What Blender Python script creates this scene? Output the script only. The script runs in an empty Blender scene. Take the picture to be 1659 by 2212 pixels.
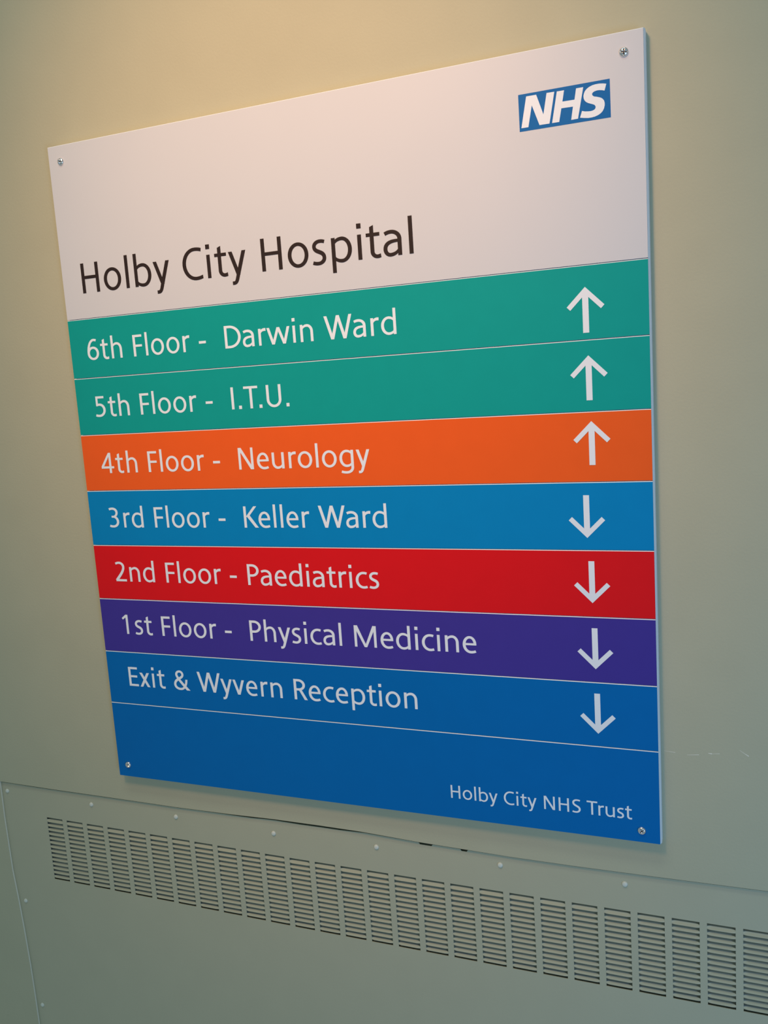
import bpy, bmesh, math
from mathutils import Matrix, Vector
from mathutils.geometry import tessellate_polygon

# ------------------------------------------------------------------ scene, camera, light
SC = bpy.context.scene
COL = SC.collection
S = 0.60            # the sign is 0.60 m wide; layout below is in sign widths: x right, y down, z into the wall
Z0 = 1.80           # height of the sign's top edge above the floor


def W(x, y, z=0.0):
    return Vector((x * S, z * S, Z0 - y * S))


cam_d = bpy.data.cameras.new('camera')
cam = bpy.data.objects.new('camera', cam_d)
COL.objects.link(cam)
SC.camera = cam
right = Vector((0.92733349, 0.3684465, -0.06557272))
up = Vector((0.0055525, 0.16165234, 0.98683215))
back = Vector((0.37419484, -0.91548659, 0.14785983))
cam.matrix_world = Matrix((
    (right.x, up.x, back.x, 0), (right.y, up.y, back.y, 0), (right.z, up.z, back.z, 0), (0, 0, 0, 1)))
cam.location = W(1.11822491, 0.43521147, -1.30236237)
cam_d.sensor_fit = 'VERTICAL'
cam_d.sensor_height = 36.0
cam_d.lens = 1920.22 / 2212 * 36.0
cam_d.clip_start = 0.02

SC.view_settings.view_transform = 'Standard'
SC.view_settings.look = 'None'
SC.view_settings.exposure = 0.0
SC.view_settings.gamma = 1.0
SC.view_settings.use_curve_mapping = False

world = bpy.data.worlds.new('corridor_ambient')
SC.world = world
world.use_nodes = True
bg = world.node_tree.nodes['Background']
bg.inputs[0].default_value = (0.220, 0.268, 0.257, 1)
bg.inputs[1].default_value = 1.0


def aim(o, target):
    d = target - o.location
    o.rotation_euler = d.to_track_quat('-Z', 'Y').to_euler()


ld = bpy.data.lights.new('ceiling_downlight', 'SPOT')
lamp = bpy.data.objects.new('ceiling_downlight', ld)
COL.objects.link(lamp)
lamp.location = W(0.510, -0.739, -1.360)
aim(lamp, W(0.456, 0.237, 0.02))
ld.energy = 45.6
ld.color = (1.0, 0.517, 0.277)
ld.spot_size = math.radians(60.6)
ld.spot_blend = 1.0
ld.shadow_soft_size = 0.12

ad = bpy.data.lights.new('cool_fill_light', 'AREA')  # unseen cool fill, added to light the wall and the sign's right edge
cool_fill = bpy.data.objects.new('cool_fill_light', ad)
COL.objects.link(cool_fill)
cool_fill.location = W(2.58, 1.317, -2.230)
cool_fill.rotation_euler = (math.radians(90), 0, 0)       # faces +Y, square on to the wall
ad.shape = 'RECTANGLE'
ad.size = 0.55
ad.size_y = 0.75
ad.energy = 11.4
ad.color = (0.305, 0.543, 1.0)

fd = bpy.data.lights.new('overhead_fill_light', 'AREA')
overhead_fill = bpy.data.objects.new('overhead_fill_light', fd)
COL.objects.link(overhead_fill)
overhead_fill.location = W(0.5, -2.4, -1.5)                  # added overhead fill to brighten the louvre blades, shining straight down
fd.shape = 'RECTANGLE'
fd.size = 1.2
fd.size_y = 0.3
fd.energy = 8.44
fd.color = (0.895, 1.0, 0.895)


# ------------------------------------------------------------------ materials
def mat(name, rgb, rough=0.55, metal=0.0, spec=0.3, mottle=0.0, mscale=30.0, bump=0.0, bscale=400.0):
    m = bpy.data.materials.new(name)
    m.use_nodes = True
    nt = m.node_tree
    b = nt.nodes['Principled BSDF']
    b.inputs['Base Color'].default_value = (*rgb, 1)
    b.inputs['Roughness'].default_value = rough
    b.inputs['Metallic'].default_value = metal
    b.inputs['Specular IOR Level'].default_value = spec
    geo = None
    if mottle or bump:
        geo = nt.nodes.new('ShaderNodeTexCoord')
    if mottle:
        n = nt.nodes.new('ShaderNodeTexNoise')
        n.inputs['Scale'].default_value = mscale
        n.inputs['Detail'].default_value = 3
        nt.links.new(geo.outputs['Object'], n.inputs['Vector'])
        r = nt.nodes.new('ShaderNodeMix')
        r.data_type = 'RGBA'
        r.inputs['A'].default_value = (*[c * (1 - mottle) for c in rgb], 1)
        r.inputs['B'].default_value = (*[min(1, c * (1 + mottle)) for c in rgb], 1)
        nt.links.new(n.outputs['Fac'], r.inputs['Factor'])
        nt.links.new(r.outputs['Result'], b.inputs['Base Color'])
    if bump:
        n2 = nt.nodes.new('ShaderNodeTexNoise')
        n2.inputs['Scale'].default_value = bscale
        n2.inputs['Detail'].default_value = 2
        nt.links.new(geo.outputs['Object'], n2.inputs['Vector'])
        bp = nt.nodes.new('ShaderNodeBump')
        bp.inputs['Strength'].default_value = bump
        bp.inputs['Distance'].default_value = 0.0006
        nt.links.new(n2.outputs['Fac'], bp.inputs['Height'])
        nt.links.new(bp.outputs['Normal'], b.inputs['Normal'])
    return m


M_wall = mat('wall_paint', (0.432, 0.450, 0.330), 0.6, spec=0.15, mottle=0.035, mscale=22, bump=0.25, bscale=420)
M_panel = mat('panel_paint', (0.432, 0.450, 0.335), 0.55, spec=0.2, mottle=0.03, mscale=25, bump=0.15, bscale=420)
M_chip_lit = mat('bare_plaster_lit_edge', (0.72, 0.74, 0.66), 0.8, spec=0.1)
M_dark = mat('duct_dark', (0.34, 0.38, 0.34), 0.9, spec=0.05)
M_edge = mat('white_aluminium', (0.68, 0.80, 0.90), 0.4, spec=0.4)
M_white = mat('panel_white', (0.565, 0.630, 0.690), 0.45, spec=0.25, mottle=0.012, mscale=15)
M_teal = mat('panel_teal', (0.006, 0.335, 0.310), 0.45, spec=0.08, mottle=0.03, mscale=60)
M_orange = mat('panel_orange', (0.790, 0.118, 0.020), 0.45, spec=0.08, mottle=0.03, mscale=60)
M_sky = mat('panel_light_blue', (0.002, 0.232, 0.560), 0.45, spec=0.08, mottle=0.03, mscale=60)
M_red = mat('panel_red', (0.670, 0.010, 0.016), 0.45, spec=0.08, mottle=0.03, mscale=60)
M_purple = mat('panel_purple', (0.050, 0.038, 0.310), 0.45, spec=0.08, mottle=0.03, mscale=60)
M_blue = mat('panel_blue', (0.001, 0.145, 0.470), 0.45, spec=0.08, mottle=0.03, mscale=60)
M_ink = mat('lettering_black', (0.026, 0.019, 0.019), 0.5, spec=0.15)
M_let = mat('lettering_white', (0.74, 0.85, 0.94), 0.45, spec=0.25)
M_logo = mat('logo_blue', (0.006, 0.140, 0.420), 0.45, spec=0.08)
M_chrome = mat('screw_chrome', (0.80, 0.80, 0.82), 0.18, metal=1.0)
M_slot = mat('screw_slot', (0.05, 0.05, 0.055), 0.5, metal=0.6)
M_pscrew = mat('painted_screw', (0.60, 0.66, 0.60), 0.4, spec=0.4)


# ------------------------------------------------------------------ mesh helper
class MB:
    """collects polygons given in sign-width units and links them as one mesh"""

    def __init__(self):
        self.v = []
        self.f = []
        self.m = []

    def face(self, pts, mi=0):
        i = len(self.v)
        self.v.extend(pts)
        self.f.append(tuple(range(i, i + len(pts))))
        self.m.append(mi)

    def poly(self, pts2, z0, z1, mi=0, mside=None):
        """flat prism: front at z0 (towards the viewer), back at z1"""
        a = sum(p[0] * q[1] - q[0] * p[1] for p, q in zip(pts2, pts2[1:] + pts2[:1]))
        if a < 0:
            pts2 = pts2[::-1]
        tri = tessellate_polygon([[Vector((p[0], p[1], 0)) for p in pts2]])
        for t in tri:
            q = [pts2[i] for i in t]
            s = sum(p[0] * r[1] - r[0] * p[1] for p, r in zip(q, q[1:] + q[:1]))
            if s < 0:
                q = q[::-1]
            self.face([(p[0], p[1], z0) for p in q], mi)
        ms = mi if mside is None else mside
        n = len(pts2)
        for i in range(n):
            p, q = pts2[i], pts2[(i + 1) % n]
            self.face([(p[0], p[1], z0), (p[0], p[1], z1), (q[0], q[1], z1), (q[0], q[1], z0)], ms)

    def box(self, x0, x1, y0, y1, z0, z1, mi=0, mside=None):
        self.poly([(x0, y0), (x1, y0), (x1, y1), (x0, y1)], z0, z1, mi, mside)
        self.face([(x0, y0, z1), (x0, y1, z1), (x1, y1, z1), (x1, y0, z1)], mi if mside is None else mside)

    def build(self, name, mats, parent=None, off=(0, 0, 0), smooth=False, weld=False):
        me = bpy.data.meshes.new(name)
        o0 = W(*off) if parent is not None else Vector((0, 0, 0))
        me.from_pydata([tuple(W(*p) - o0) for p in self.v], [], self.f)
        for mm in (mats if isinstance(mats, (list, tuple)) else [mats]):
            me.materials.append(mm)
        for p, mi in zip(me.polygons, self.m):
            p.material_index = mi
            p.use_smooth = smooth
        if weld:
            bm = bmesh.new()
            bm.from_mesh(me)
            bmesh.ops.remove_doubles(bm, verts=bm.verts, dist=1e-6)
            bm.to_mesh(me)
            bm.free()
        me.update()
        o = bpy.data.objects.new(name, me)
        COL.objects.link(o)
        if parent is not None:
            o.parent = parent
        return o


def empty(name, off, label, cat, group=None):
    o = bpy.data.objects.new(name, None)
    COL.objects.link(o)
    o.location = W(*off)
    o.empty_display_size = 0.05
    o['label'] = label
    o['category'] = cat
    if group:
        o['group'] = group
    return o


# ------------------------------------------------------------------ the wall, with the opening the vent panel sits in
ZW = 0.020          # wall surface
ZP = 0.025          # vent panel surface, set back in its opening
lower_edge = [(-0.3345, 1.2176), (-0.258, 1.2184), (-0.186, 1.2190), (-0.046, 1.2192), (0.107, 1.2199), (0.231, 1.2186),
              (0.319, 1.2164), (0.413, 1.2161), (0.494, 1.2168), (0.602, 1.2210), (0.647, 1.2219), (0.684, 1.2225),
              (0.759, 1.2242), (0.865, 1.2243), (0.979, 1.2231), (1.150, 1.2205), (1.42, 1.2190)]
left_edge = [(-0.3345, 1.2176), (-0.3355, 1.30), (-0.3330, 1.42), (-0.3272, 1.49), (-0.3231, 1.558), (-0.3194, 1.64),
             (-0.3179, 1.71), (-0.3172, 1.78), (-0.316, 2.00)]
XL, XR, YT, YB = -4.5, 5.5, -1.9, 3.0
ZB = 0.085
wall = MB()
top_piece = [(XL, YT), (XR, YT), (XR, 1.2190)] + lower_edge[::-1] + [(XL, 1.2176)]
wall.poly(top_piece, ZW, ZB)
wall.poly([(XL, 1.2176)] + left_edge + [(XL, 2.0)], ZW, ZB)
wall.poly([(1.42, 1.2190), (XR, 1.2190), (XR, 2.0), (1.42, 2.0)], ZW, ZB)
wall.poly([(XL, 2.0), (XR, 2.0), (XR, YB), (XL, YB)], ZW, ZB)
for p, q in zip(left_edge, left_edge[1:]):     # pale colour paints in the light caught by the opening's left return
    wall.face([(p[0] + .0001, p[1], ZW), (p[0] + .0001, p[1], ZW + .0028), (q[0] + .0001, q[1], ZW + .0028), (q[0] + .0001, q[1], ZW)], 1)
wall.face([(XL, YT, ZB), (XL, YB, ZB), (XR, YB, ZB), (XR, YT, ZB)])
# scuffs where the paint has been scratched, right of the sign
for a, b, w in [((1.0065, 1.0153), (1.0225, 1.0166), .0006), ((1.0391, 1.0188), (1.0561, 1.0168), .0008),
                ((1.0690, 1.0131), (1.0742, 1.0134), .0016), ((1.0742, 1.0134), (1.0850, 1.0122), .0006),
                ((1.1120, 1.0040), (1.1190, 1.0088), .0006), ((1.1190, 1.0088), (1.1245, 1.0122), .0013)]:
    dx, dy = b[0] - a[0], b[1] - a[1]
    L = math.hypot(dx, dy)
    nx, ny = -dy / L * w / 2, dx / L * w / 2
    wall.poly([(a[0] + nx * .4, a[1] + ny * .4), (a[0] - nx * .4, a[1] - ny * .4), (b[0] - nx, b[1] - ny), (b[0] + nx, b[1] + ny)],
              ZW - .00012, ZW + .0002, 1)
wall_o = wall.build('wall_back', [M_wall, M_chip_lit])
wall_o['kind'] = 'structure'
wall_o['label'] = 'beige green painted wall behind the sign, warm lit at the top'

# ------------------------------------------------------------------ lettering: a monoline humanist sans drawn stroke by stroke
K = 0.56


def R(x0, x1, y0, y1):
    return ('p', [(x0, y0), (x1, y0), (x1, y1), (x0, y1)])


def B(x0, y0, x1, y1, w):        # slanting bar with level ends
    return ('p', [(x0 - w / 2, y0), (x0 + w / 2, y0), (x1 + w / 2, y1), (x1 - w / 2, y1)])


def St(*nodes, c0=None, c1=None):
    return ('s', nodes, c0, c1)


def bowl_r(xs, xr):
    return St(('M', xs, 345, 54), ('V', (xs + xr) / 2 + 4, 484, 74), ('H', xr, 256, 90), ('V', (xs + xr) / 2 + 4, 27, 74), ('H', xs, 168, 54))


G = {
    ' ': (277, []),
    '-': (340, [R(40, 300, 224, 304)]),
    '.': (262, [R(78, 182, 0, 106)]),
    '1': (566, [R(250, 340, 0, 698), ('p', [(252, 698), (340, 698), (322, 640), (128, 516), (88, 574)])]),
    '2': (556, [St(('M', 78, 625, 76), ('C', 130, 655, 180, 661, 220, 661, 76), ('H', 396, 512, 92), ('C', 396, 370, 240, 225, 92, 60, 98), c1=0), R(48, 492, 0, 76)]),
    '3': (556, [St(('M', 75, 636, 76), ('C', 120, 655, 165, 661, 215, 661, 76), ('H', 384, 528, 90), ('V', 225, 377, 68), ('L', 160, 377, 68)),
                St(('M', 160, 377, 68), ('L', 225, 377, 68), ('H', 408, 205, 94), ('V', 205, 37, 76), ('C', 150, 37, 100, 45, 58, 62, 76))]),
    '4': (556, [R(345, 433, 0, 698), R(18, 540, 160, 234), ('p', [(18, 234), (18, 210), (108, 210), (433, 698), (340, 698)])]),
    '5': (556, [R(98, 436, 622, 698), R(98, 178, 372, 698), St(('M', 112, 392, 76), ('C', 165, 411, 200, 415, 235, 415, 76), ('H', 428, 228, 94), ('V', 210, 37, 76), ('C', 150, 37, 105, 45, 62, 62, 76))]),
    '6': (556, [St(('M', 96, 222, 92), ('V', 288, 408, 74), ('H', 474, 222, 92), ('V', 288, 36, 74), ('H', 96, 222, 92)),
                St(('M', 440, 642, 76), ('C', 405, 656, 370, 661, 335, 661, 76), ('H', 96, 232, 92))]),
    '&': (690, [St(('M', 628, -6, 96), ('C', 500, 120, 178, 430, 178, 545, 86), ('V', 308, 663, 74), ('H', 430, 548, 84), c0=0), St(('M', 430, 556, 84), ('L', 430, 546, 84), ('C', 430, 410, 96, 400, 96, 190, 90), ('V', 300, 30, 76), ('C', 470, 30, 562, 180, 572, 378, 84), c1=0)]),
    'H': (685, [R(90, 180, 0, 698), R(505, 595, 0, 698), R(170, 515, 328, 402)]),
    'C': (602, [St(('M', 566, 645, 76), ('C', 510, 664, 450, 671, 395, 671, 76), ('H', 97, 349, 94), ('V', 395, 27, 76), ('C', 455, 27, 512, 36, 572, 57, 76), c0=80, c1=96)]),
    'D': (690, [R(90, 182, 0, 698), St(('M', 136, 660, 76), ('L', 270, 660, 76), ('H', 628, 349, 94), ('V', 270, 38, 76), ('L', 136, 38, 76))]),
    'E': (525, [R(90, 182, 0, 698), R(90, 472, 622, 698), R(90, 452, 322, 396), R(90, 487, 0, 76)]),
    'F': (490, [R(90, 182, 0, 698), R(90, 452, 622, 698), R(90, 440, 306, 380)]),
    'I': (272, [R(90, 182, 0, 698)]),
    'K': (612, [R(90, 182, 0, 698), ('p', [(160, 352), (270, 352), (582, 698), (470, 698)]), ('p', [(196, 374), (300, 412), (613, 0), (494, 0)])]),
    'M': (935, [R(90, 176, 0, 698), R(757, 843, 0, 698), ('p', [(90, 698), (204, 698), (510, 0), (424, 0)]), ('p', [(843, 698), (729, 698), (424, 0), (510, 0)])]),
    'N': (720, [R(90, 176, 0, 698), R(544, 630, 0, 698), ('p', [(90, 698), (198, 698), (630, 0), (522, 0)])]),
    'P': (552, [R(90, 182, 0, 698), St(('M', 136, 660, 76), ('L', 262, 660, 76), ('H', 475, 490, 92), ('V', 262, 320, 76), ('L', 136, 320, 76))]),
    'R': (580, [R(90, 182, 0, 698), St(('M', 136, 660, 76), ('L', 258, 660, 76), ('H', 458, 502, 92), ('V', 258, 346, 74), ('L', 136, 346, 74)), ('p', [(258, 346), (362, 346), (566, 0), (460, 0)])]),
    'S': (520, [St(('M', 440, 640, 76), ('C', 390, 656, 340, 661, 290, 661, 76), ('H', 112, 525, 92), ('C', 112, 345, 418, 370, 418, 190, 94), ('V', 230, 37, 76), ('C', 170, 37, 115, 46, 66, 66, 76))]),
    'T': (545, [R(18, 526, 622, 698), R(226, 318, 0, 698)]),
    'U': (690, [St(('M', 133, 698, 92), ('L', 133, 245, 92), ('V', 347, 37, 78), ('H', 561, 245, 92), ('L', 561, 698, 92))]),
    'W': (940, [B(60, 698, 268, 0, 98), B(268, 0, 470, 698, 98), B(470, 698, 672, 0, 98), B(672, 0, 880, 698, 98)]),
    'a': (524, [St(('M', 80, 452, 76), ('C', 125, 475, 175, 485, 222, 485, 76), ('H', 405, 335, 88), ('L', 405, 0, 88)),
                St(('M', 405, 300, 62), ('C', 250, 304, 84, 290, 84, 142, 86), ('V', 196, 26, 74), ('H', 405, 190, 48))]),
    'b': (600, [R(80, 168, 0, 752), bowl_r(124, 506)]),
    'c': (460, [St(('M', 425, 468, 74), ('C', 385, 481, 350, 486, 308, 486, 74), ('H', 91, 256, 90), ('V', 308, 26, 74), ('C', 350, 26, 390, 33, 430, 47, 74))]),
    'd': (600, [R(432, 520, 0, 752), bowl_r(476, 94)]),
    'e': (514, [R(88, 440, 240, 304), St(('M', 427, 242, 84), ('L', 427, 275, 84), ('V', 266, 486, 74), ('H', 89, 255, 90), ('V', 290, 26, 76), ('C', 350, 26, 398, 35, 444, 56, 74))]),
    'g': (600, [R(432, 520, 0, 513), bowl_r(476, 94), St(('M', 476, 60, 88), ('L', 476, -20, 88), ('V', 275, -174, 74), ('C', 210, -174, 155, -166, 100, -146, 74))]),
    'h': (592, [R(80, 168, 0, 752), St(('M', 124, 320, 50), ('V', 312, 482, 76), ('H', 468, 300, 88), ('L', 468, 0, 88))]),
    'i': (248, [R(80, 168, 0, 513), R(74, 174, 636, 738)]),
    'l': (248, [R(80, 168, 0, 752)]),
    'n': (592, [R(80, 168, 0, 513), St(('M', 124, 320, 50), ('V', 312, 482, 76), ('H', 468, 300, 88), ('L', 468, 0, 88))]),
    'o': (594, [St(('M', 501, 256, 90), ('V', 297, 484, 74), ('H', 93, 256, 90), ('V', 297, 27, 74), ('H', 501, 256, 90))]),
    'p': (600, [R(80, 168, -208, 513), bowl_r(124, 506)]),
    'r': (362, [R(80, 168, 0, 513), St(('M', 124, 290, 44), ('C', 128, 400, 190, 480, 300, 480, 86), ('L', 344, 478, 86))]),
    's': (410, [St(('M', 336, 468, 72), ('C', 300, 481, 265, 486, 228, 486, 74), ('H', 88, 382, 84), ('C', 88, 245, 318, 290, 318, 138, 86), ('V', 175, 26, 74), ('C', 130, 26, 90, 33, 48, 50, 74))]),
    't': (352, [('p', [(108, 120), (196, 120), (196, 668), (108, 634)]), R(22, 328, 441, 513), St(('M', 152, 180, 88), ('L', 152, 135, 88), ('V', 264, 28, 76), ('C', 292, 28, 315, 33, 338, 42, 76), c1=95)]),
    'u': (592, [St(('M', 119, 513, 88), ('L', 119, 205, 88), ('V', 272, 29, 76), ('H', 463, 200, 50)), R(419, 507, 0, 513)]),
    'v': (472, [B(60, 513, 236, 0, 96), B(236, 0, 412, 513, 96)]),
    'w': (824, [B(58, 513, 220, 0, 94), B(220, 0, 412, 513, 94), B(412, 513, 604, 0, 94), B(604, 0, 766, 513, 94)]),
    'x': (432, [B(62, 513, 368, 0, 108), B(364, 513, 62, 0, 108)]),
    'y': (470, [B(60, 513, 240, 0, 96), B(410, 513, 232, 0, 96), St(('M', 240, 30, 88), ('L', 226, -20, 88), ('C', 190, -130, 175, -172, 108, -172, 76), ('L', 74, -172, 76), c0=0)]),
}


def trace(nodes):
    """path -> list of (x, y, width) samples with tangents"""
    pts = []
    cx = cy = cw = None
    for nd in nodes:
        if nd[0] == 'M':
            cx, cy, cw = nd[1:]
            pts.append((cx, cy, cw))
            continue
        if nd[0] == 'L':
            x, y, w = nd[1:]
            pts.append((x, y, w))
        else:
            if nd[0] == 'V':
                x, y, w = nd[1:]
                a = (cx, cy + K * (y - cy))
                b = (cx + (1 - K) * (x - cx), y)
            elif nd[0] == 'H':
                x, y, w = nd[1:]
                a = (cx + K * (x - cx), cy)
                b = (x, cy + (1 - K) * (y - cy))
            else:
                a = nd[1:3]
                b = nd[3:5]
                x, y, w = nd[5:]
            N = 12
            for i in range(1, N + 1):
                t = i / N
                u = 1 - t
                pts.append((u**3 * cx + 3 * u * u * t * a[0] + 3 * u * t * t * b[0] + t**3 * x,
                            u**3 * cy + 3 * u * u * t * a[1] + 3 * u * t * t * b[1] + t**3 * y,
                            cw + (w - cw) * (t * t * (3 - 2 * t))))
        cx, cy, cw = x, y, w
    return pts


def strip(nodes, c0, c1):
    p = trace(nodes)
    n = len(p)
    closed = math.hypot(p[0][0] - p[-1][0], p[0][1] - p[-1][1]) < 1e-6
    Lp, Rp = [], []
    for i in range(n):
        if closed:
            a = p[i - 1] if i > 0 else p[-2]
            b = p[i + 1] if i < n - 1 else p[1]
        else:
            a = p[max(0, i - 1)]
            b = p[min(n - 1, i + 1)]
        tx, ty = b[0] - a[0], b[1] - a[1]
        L = math.hypot(tx, ty)
        nx, ny = -ty / L, tx / L
        w = p[i][2] / 2
        cut = c0 if i == 0 else (c1 if i == n - 1 else None)
        if cut is not None:
            ca, sa = math.cos(math.radians(cut)), math.sin(math.radians(cut))
            d = ca * nx + sa * ny
            if d < 0:
                ca, sa, d = -ca, -sa, -d
            nx, ny, w = ca, sa, w / max(d, .3)
        Lp.append((p[i][0] + nx * w, p[i][1] + ny * w))
        Rp.append((p[i][0] - nx * w, p[i][1] - ny * w))
    return Lp, Rp


def glyph_polys(ch):
    out = []
    for it in G[ch][1]:
        if it[0] == 'p':
            out.append(('p', it[1]))
        else:
            out.append(('s', strip(it[1], it[2], it[3])))
    return out


GP = {c: glyph_polys(c) for c in G}


def gx(ch):
    xs = []
    for k, d in GP[ch]:
        for q in (d if k == 'p' else d[0] + d[1]):
            xs.append(q[0])
    return min(xs), max(xs)


KERN = {('W', 'a'): -34, ('W', 'y'): -24, ('T', 'r'): -40, ('P', 'a'): -22, ('r', 'w'): -4, ('K', 'e'): -30, ('T', '.'): -70, ('y', 'v'): -6,
        ('r', 'o'): -6, ('F', 'l'): 0, ('r', 'd'): -8}


def set_word(mb, text, x0, x1, base, em, ztop, zbot):
    """letters from x0 to x1 (ink to ink), the spare width spread between them"""
    pos, x = [], 0.0
    for i, c in enumerate(text):
        if i:
            x += KERN.get((text[i - 1], c), 0)
        pos.append(x)
        x += G[c][0]
    k = em / 1000.0
    ink0 = gx(text[0])[0]
    ink1 = pos[-1] + gx(text[-1])[1]
    tr = 0.0
    if len(text) > 1 and x1 is not None:
        tr = ((x1 - x0) / k - (ink1 - ink0)) / (len(text) - 1)
    j = 0
    for i, c in enumerate(text):
        ox = pos[i] + i * tr - ink0
        j = 0
        for kind, d in GP[c]:
            zt = ztop - j * 2.0e-5
            j += 1
            f = lambda q: (x0 + (ox + q[0]) * k, base - q[1] * k)
            if kind == 'p':
                mb.poly([f(q) for q in d], zt, zbot)
            else:
                Lp, Rp = d
                Lp = [f(q) for q in Lp]
                Rp = [f(q) for q in Rp]
                n = len(Lp)
                for a in range(n - 1):
                    q = [Lp[a], Lp[a + 1], Rp[a + 1], Rp[a]]
                    s = sum(m[0] * r[1] - r[0] * m[1] for m, r in zip(q, q[1:] + q[:1]))
                    if s < 0:
                        q = q[::-1]
                    mb.face([(m[0], m[1], zt) for m in q])
                    for P in (Lp, Rp):
                        mb.face([(*P[a], zt), (*P[a], zbot), (*P[a + 1], zbot), (*P[a + 1], zt)])
                for e in (0, n - 1):
                    mb.face([(*Lp[e], zt), (*Lp[e], zbot), (*Rp[e], zbot), (*Rp[e], zt)])
    return tr


# ------------------------------------------------------------------ the hospital directory sign
sign = empty('directory_sign', (0.5, 1.1569, 0.0195),
             'large slatted hospital floor directory with white header and coloured rows, screwed to wall', 'sign')
SO = (0.5, 1.1569, 0.0195)
ZF = 0.0            # face of the slats
TH = 0.0055         # slat thickness
GAP = 0.0011
CH = 0.0009
bk = MB()
bk.box(0.0003, 0.9997, 0.0003, 1.1566, TH, 0.0195)
board = bk.build('backing_board', M_edge, sign, SO)
board['label'] = 'pale aluminium backing behind the coloured rows'

tr = MB()
for a, b in [((1.0001, .0003), (1.0021, .0055)), ((1.0021, .0055), (1.0021, .0195)), ((1.0021, .0195), (1.0001, .0195)), ((1.0001, .0195), (1.0001, .0003))]:
    tr.face([(a[0], 0, a[1]), (a[0], 1.1569, a[1]), (b[0], 1.1569, b[1]), (b[0], 0, b[1])])
for y in (0, 1.1569):
    tr.face([(1.0001, y, .0003), (1.0021, y, .0055), (1.0021, y, .0195), (1.0001, y, .0195)])
trim = tr.build('edge_trim', M_edge, sign, SO)
trim['label'] = 'pale bluish aluminium strip along the right edge'

edges = [0.0, 0.2955, 0.3990, 0.5008, 0.6030, 0.7042, 0.8058, 0.9073, 1.0089, 1.1569]


def slat(name, y0, y1, m, first=False):
    b = MB()
    ya = y0 + (0 if first else GAP / 2)
    yb = y1 - (0 if abs(y1 - edges[-1]) < 1e-6 else GAP / 2)
    c = CH
    b.face([(0, ya + c, ZF), (1, ya + c, ZF), (1, yb, ZF), (0, yb, ZF)], 0)
    b.face([(0, ya, ZF + c * .7), (1, ya, ZF + c * .7), (1, ya + c, ZF), (0, ya + c, ZF)], 1)       # bare bevel along the top
    b.face([(0, ya, TH), (1, ya, TH), (1, ya, ZF + c * .7), (0, ya, ZF + c * .7)], 1)
    b.face([(0, yb, ZF), (1, yb, ZF), (1, yb, TH), (0, yb, TH)], 1)
    b.face([(0, ya, TH), (0, yb, TH), (1, yb, TH), (1, ya, TH)], 1)
    for x in (0, 1):
        b.face([(x, ya, TH), (x, ya, ZF + c * .7), (x, ya + c, ZF), (x, yb, ZF), (x, yb, TH)], 1)
    return b.build(name, [m, M_edge], sign, SO)


ZL = -0.0004


def letters(parent, words, em, base, m, name='lettering'):
    b = MB()
    for t, x0, x1 in words:
        set_word(b, t, x0, x1, base, em, ZL, ZF + .0003)
    o = b.build(name, m, parent, SO)
    return o


EH, ER, EF = 0.0731, 0.0527, 0.0318
header = slat('header_panel', edges[0], edges[1], M_white, True)
header['label'] = 'blank white top panel with black hospital name'
letters(header, [('Holby', .0421, .2263), ('City', .2527, .3743), ('Hospital', .4028, .6620)], EH, .2520, M_ink)

# the logo: blue plate with white slanted letters
lg = MB()
lg.poly([(.8300, .0558), (.9553, .0562), (.9556, .1056), (.8303, .1050)], -.0003, ZF + .0003)
logo = lg.build('logo_plate', M_logo, header, SO)
logo['label'] = 'small blue rectangle with white slanted letters'
ll = MB()
ll.poly([(.8329, .1005), (.8413, .0596), (.8554, .0597), (.8645, .0872), (.8699, .0599), (.8806, .0601), (.8725, .1005), (.8585, .1003),
         (.8487, .0725), (.8428, .1006)], -.0006, 0)
ll.poly([(.8761, .1005), (.8841, .0604), (.8940, .0605), (.8912, .0748), (.9077, .0751), (.9104, .0609), (.9200, .0610), (.9117, .1005),
         (.9024, .1006), (.9054, .0837), (.8895, .0833), (.8859, .1006)], -.0006, 0)
S_OUT = [(0.9508, 0.0620), (0.9463, 0.0609), (0.9414, 0.0602), (0.9364, 0.0602), (0.9320, 0.0607), (0.9279, 0.0621), (0.9245, 0.0641), (0.9220, 0.0666), (0.9206, 0.0696), (0.9200, 0.0724), (0.9202, 0.0757), (0.9213, 0.0785), (0.9233, 0.0808), (0.9259, 0.0825), (0.9289, 0.0838), (0.9319, 0.0850), (0.9342, 0.0862), (0.9355, 0.0878), (0.9359, 0.0894), (0.9354, 0.0911), (0.9337, 0.0926), (0.9313, 0.0933), (0.9286, 0.0935), (0.9249, 0.0932), (0.9212, 0.0926), (0.9174, 0.0914), (0.9145, 0.0997), (0.9199, 0.1009), (0.9253, 0.1018), (0.9300, 0.1019), (0.9344, 0.1015), (0.9389, 0.1002), (0.9423, 0.0985), (0.9450, 0.0961), (0.9469, 0.0928), (0.9479, 0.0891), (0.9480, 0.0859), (0.9472, 0.0829), (0.9458, 0.0807), (0.9435, 0.0788), (0.9409, 0.0776), (0.9375, 0.0764), (0.9342, 0.0755), (0.9324, 0.0742), (0.9315, 0.0724), (0.9317, 0.0712), (0.9330, 0.0698), (0.9351, 0.0689), (0.9378, 0.0684), (0.9411, 0.0685), (0.9448, 0.0692), (0.9482, 0.0703)]
ll.poly(S_OUT, -.0006, 0)
ll.build('logo_lettering', M_let, header, SO)


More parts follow.
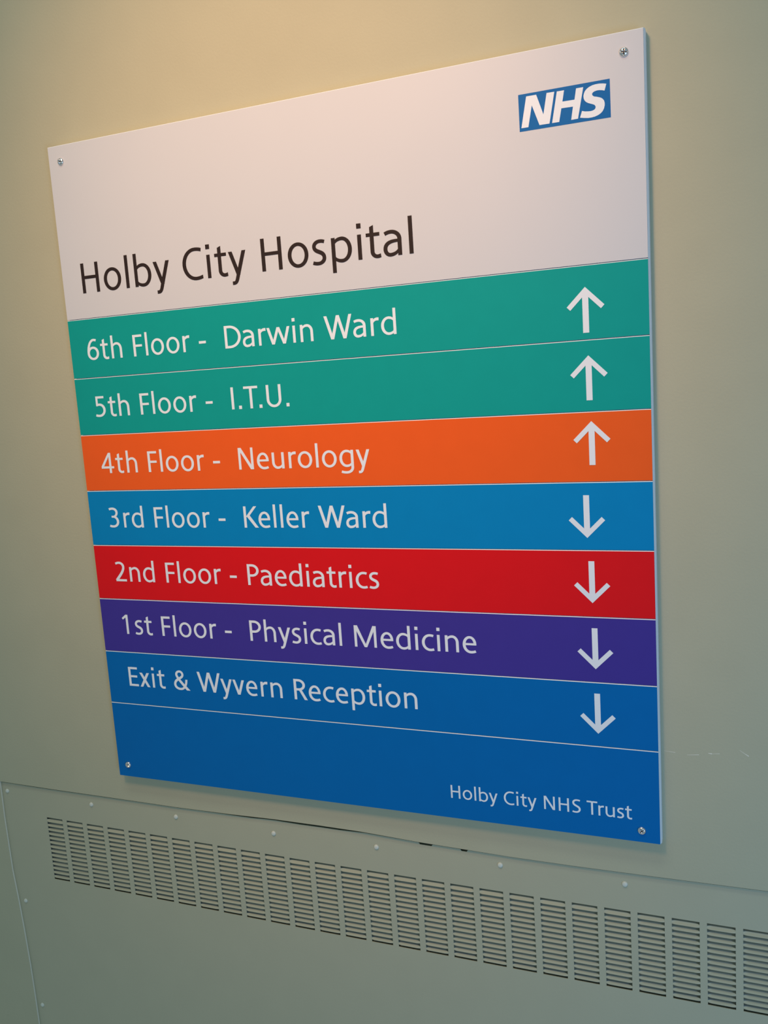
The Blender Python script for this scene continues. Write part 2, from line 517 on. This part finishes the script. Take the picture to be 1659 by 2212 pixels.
def arrow(parent, tx, ty, up):
    s = 1 if up else -1
    L, h, hw, r = .0636, .0262, .0043, .0070
    q = r * .7071
    arm_x, arm_y = .0264, .0264
    pts = [(0, 0), (arm_x, arm_y), (arm_x - q, arm_y + q), (hw, 2 * q + hw), (hw, L), (-hw, L), (-hw, 2 * q + hw), (-arm_x + q, arm_y + q), (-arm_x, arm_y)]
    b = MB()
    b.poly([(tx + p[0], ty + s * p[1]) for p in pts], ZL, ZF + .0003)
    o = b.build('arrow', M_let, parent, SO)
    o['label'] = 'white up arrow' if up else 'white down arrow'


rows = [
    ('teal row reading Darwin Ward', M_teal, .3684, [('6th', .0368, .1117), ('Floor', .1362, .2523), ('-', .2704, None), ('Darwin', .3211, .4846), ('Ward', .5047, .6266)], (.9137, .3259, True)),
    ('teal row reading I.T.U.', M_teal, .4694, [('5th', .0398, .1142), ('Floor', .1379, .2544), ('-', .2726, None), ('I.T.U.', .3232, .4321)], (.9155, .4213, True)),
    ('orange row reading Neurology', M_orange, .5712, [('4th', .0394, .1179), ('Floor', .1416, .2582), ('-', .2761, None), ('Neurology', .3268, .5677)], (.9168, .5148, True)),
    ('light blue row reading Keller Ward', M_sky, .6712, [('3rd', .0430, .1182), ('Floor', .1427, .2586), ('-', .2763, None), ('Keller', .3270, .4521), ('Ward', .4690, .5902)], (.9060, .6861, False)),
    ('red row reading Paediatrics', M_red, .7720, [('2nd', .0428, .1299), ('Floor', .1549, .2705), ('-', .2883, None), ('Paediatrics', .3239, .5690)], (.9106, .7846, False)),
    ('purple row reading Physical Medicine', M_purple, .8723, [('1st', .0462, .1128), ('Floor', .1337, .2500), ('-', .2676, None), ('Physical', .3184, .4947), ('Medicine', .5180, .7279)], (.9122, .8868, False)),
    ('blue row reading Exit and Wyvern Reception', M_blue, .9734, [('Exit', .0474, .1286), ('&', .1479, None), ('Wyvern', .1992, .3727), ('Reception', .3961, .6226)], (.9130, .9888, False)),
]
for i, (lab, m, base, words, ar) in enumerate(rows):
    o = slat('floor_panel', edges[i + 1], edges[i + 2], m)
    o['label'] = lab
    letters(o, words, ER, base, M_let)
    arrow(o, *ar)
footer = slat('footer_panel', edges[8], edges[9], M_blue)
footer['label'] = 'blank dark blue bottom panel with small trust name'
letters(footer, [('Holby', .6714, .7501), ('City', .7604, .8133), ('NHS', .8251, .8823), ('Trust', .8918, .9598)], EF, 1.1217, M_let)


def screw(name, parent, off, x, y, zf, r, h, ang, mats, slot=True):
    """domed head with a real recessed cross slot, as a fine height field on a disc"""
    N = 30
    b = MB()
    grid = {}
    ca, sa = math.cos(ang), math.sin(ang)
    for i in range(N + 1):
        for j in range(N + 1):
            u, v = -1 + 2 * i / N, -1 + 2 * j / N
            dx, dy = u * math.sqrt(1 - v * v / 2), v * math.sqrt(1 - u * u / 2)
            rr = min(1.0, math.hypot(dx, dy))
            z = h * math.sqrt(max(0, 1 - rr ** 2.4))
            lx, ly = dx * ca + dy * sa, -dx * sa + dy * ca
            deep = 0
            if slot and ((abs(lx) < .13 and abs(ly) < .62) or (abs(ly) < .13 and abs(lx) < .62)):
                deep = 1
                z -= h * .45
            grid[i, j] = (x + dx * r, y + dy * r, zf - z, deep)
    for i in range(N):
        for j in range(N):
            q = [grid[i, j], grid[i + 1, j], grid[i + 1, j + 1], grid[i, j + 1]]
            b.face([p[:3] for p in q], 1 if all(p[3] for p in q) else 0)
    o = b.build(name, mats, parent, off, smooth=True, weld=True)
    return o


for (x, y), a in zip([(.0255, .0272), (.9746, .0262), (.0225, 1.1336), (.9734, 1.1382)], (.25, .1, .4, .9)):
    o = screw('screw', sign, SO, x, y, ZF, .0064, .0040, a, [M_chrome, M_slot])
    o['label'] = 'shiny domed metal corner screw'

# ------------------------------------------------------------------ the ventilation panel under the sign
PO = (0.54, 2.0, ZP)
vent = empty('vent_panel', PO, 'grey green metal vent panel with columns of louvre slots, below the sign', 'vent')
XA, PITCH, OW, NB = -0.2236, 0.05150, 0.0408, 31
NS, SPY = 15, 0.00955


def top_y(x):
    t = [(-.23, 1.2862), (.05, 1.2880), (.35, 1.2915), (.75, 1.2922), (1.1, 1.2908), (1.5, 1.2890)]
    for (a, ya), (b, yb) in zip(t, t[1:]):
        if x <= b:
            return ya + (yb - ya) * (x - a) / (b - a)
    return t[-1][1]


# top edge of the sheet: it sags a little away from the wall between x=.2 and .5, where a dark gap shows
sag = [(-.4, .0034), (-.25, .0040), (.15, .0036), (.21, .0040), (.27, .0052), (.31, .0046), (.37, .0062), (.45, .0060), (.50, .0042), (.585, .0036),
       (.5985, .0036), (.601, .0068), (.622, .0068), (.6245, .0036), (.673, .0036), (.6755, .0068), (.6845, .0068), (.687, .0034), (1.6, .0034)]


def lerp_tab(tab, x):
    for (a, ya), (b, yb) in zip(tab, tab[1:]):
        if x <= b:
            return ya + (yb - ya) * (x - a) / (b - a)
    return tab[-1][1]


wall_tab = [(-.5, 1.2176)] + lower_edge + [(1.7, 1.219)]
sheet_top = [(x, lerp_tab(wall_tab, x) + lerp_tab(sag, x)) for x in sorted(set([-.36, 1.45] + [p[0] for p in sag[1:-1]] + [p[0] for p in lower_edge]))]
PY0, PYB = 1.2400, 2.03
sh = MB()
XS0, XS1 = -.36, 1.45
tp = [p for p in sheet_top if p[0] < XS1] + [(XS1, 1.219)]
TS = .0012
sh.poly(tp + [(XS1, PY0 + .015), (XS0, PY0 + .015)], ZP, ZP + TS)
cols = [XA + PITCH * k for k in range(NB) if XA + PITCH * k + OW < XS1 - .02]
yt0 = PY0 + .015
yb0 = 1.4400
xs = XS0
for c in cols:
    y0 = top_y(c + OW / 2)
    y1 = y0 + (NS - 1) * SPY + .0044
    sh.box(xs, c, yt0, yb0, ZP, ZP + TS)
    sh.box(c, c + OW, yt0, y0, ZP, ZP + TS)
    sh.box(c, c + OW, y1, yb0, ZP, ZP + TS)
    xs = c + OW
sh.box(xs, XS1, yt0, yb0, ZP, ZP + TS)
sh.box(XS0, XS1, yb0, PYB, ZP, ZP + TS)
sh.build('face_sheet', M_panel, vent, PO)

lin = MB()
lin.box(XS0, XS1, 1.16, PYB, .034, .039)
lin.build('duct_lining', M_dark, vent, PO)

# one bank of fourteen blades between fifteen slots, then a copy per column
bank = MB()
NX = 14


def fx(t):
    e = min(t, 1 - t) * 9.0
    e = min(1.0, e)
    return e * e * (3 - 2 * e)


for s in range(NS - 1):
    ys = s * SPY
    prof = [(.0046 if s == 0 else .0058, .0022, 0), (.0066, .0013, 0), (.0076, .0000, 0), (.0086, -.0011, 0), (.0092, -.0014, 0), (.0096, -.0013, 0), (.0096, -.0001, 0)]
    ring = []
    for i in range(NX + 1):
        t = i / NX
        e = fx(t)
        ring.append([(t * OW, ys + py, ZP + .0002 + pz * e) for py, pz, _ in prof])
    for i in range(NX):
        for a in range(len(prof) - 1):
            bank.face([ring[i][a], ring[i + 1][a], ring[i + 1][a + 1], ring[i][a + 1]])
b0 = bank.build('louvre_bank', M_panel, vent, (PO[0], PO[1], ZP), smooth=True, weld=True)
for k, c in enumerate(cols):
    o = b0 if k == 0 else b0.copy()
    if k:
        COL.objects.link(o)
        o.parent = vent
    d = W(c, top_y(c + OW / 2), 0) - W(0, 0, 0)
    o.location = d

for x, y in [(-.3215, 1.2395), (-.1020, 1.2427), (.1008, 1.2427), (.3143, 1.2473), (.5192, 1.2446), (.7416, 1.2443), (.9426, 1.2456),
             (1.155, 1.2450), (1.37, 1.2450), (-.3115, 1.4885), (-.3042, 1.7336)]:
    o = screw('screw', vent, PO, x, y, ZP, .0046, .0030, x * 7, [M_pscrew, M_panel], slot=False)
    o['label'] = 'pale painted domed screw'
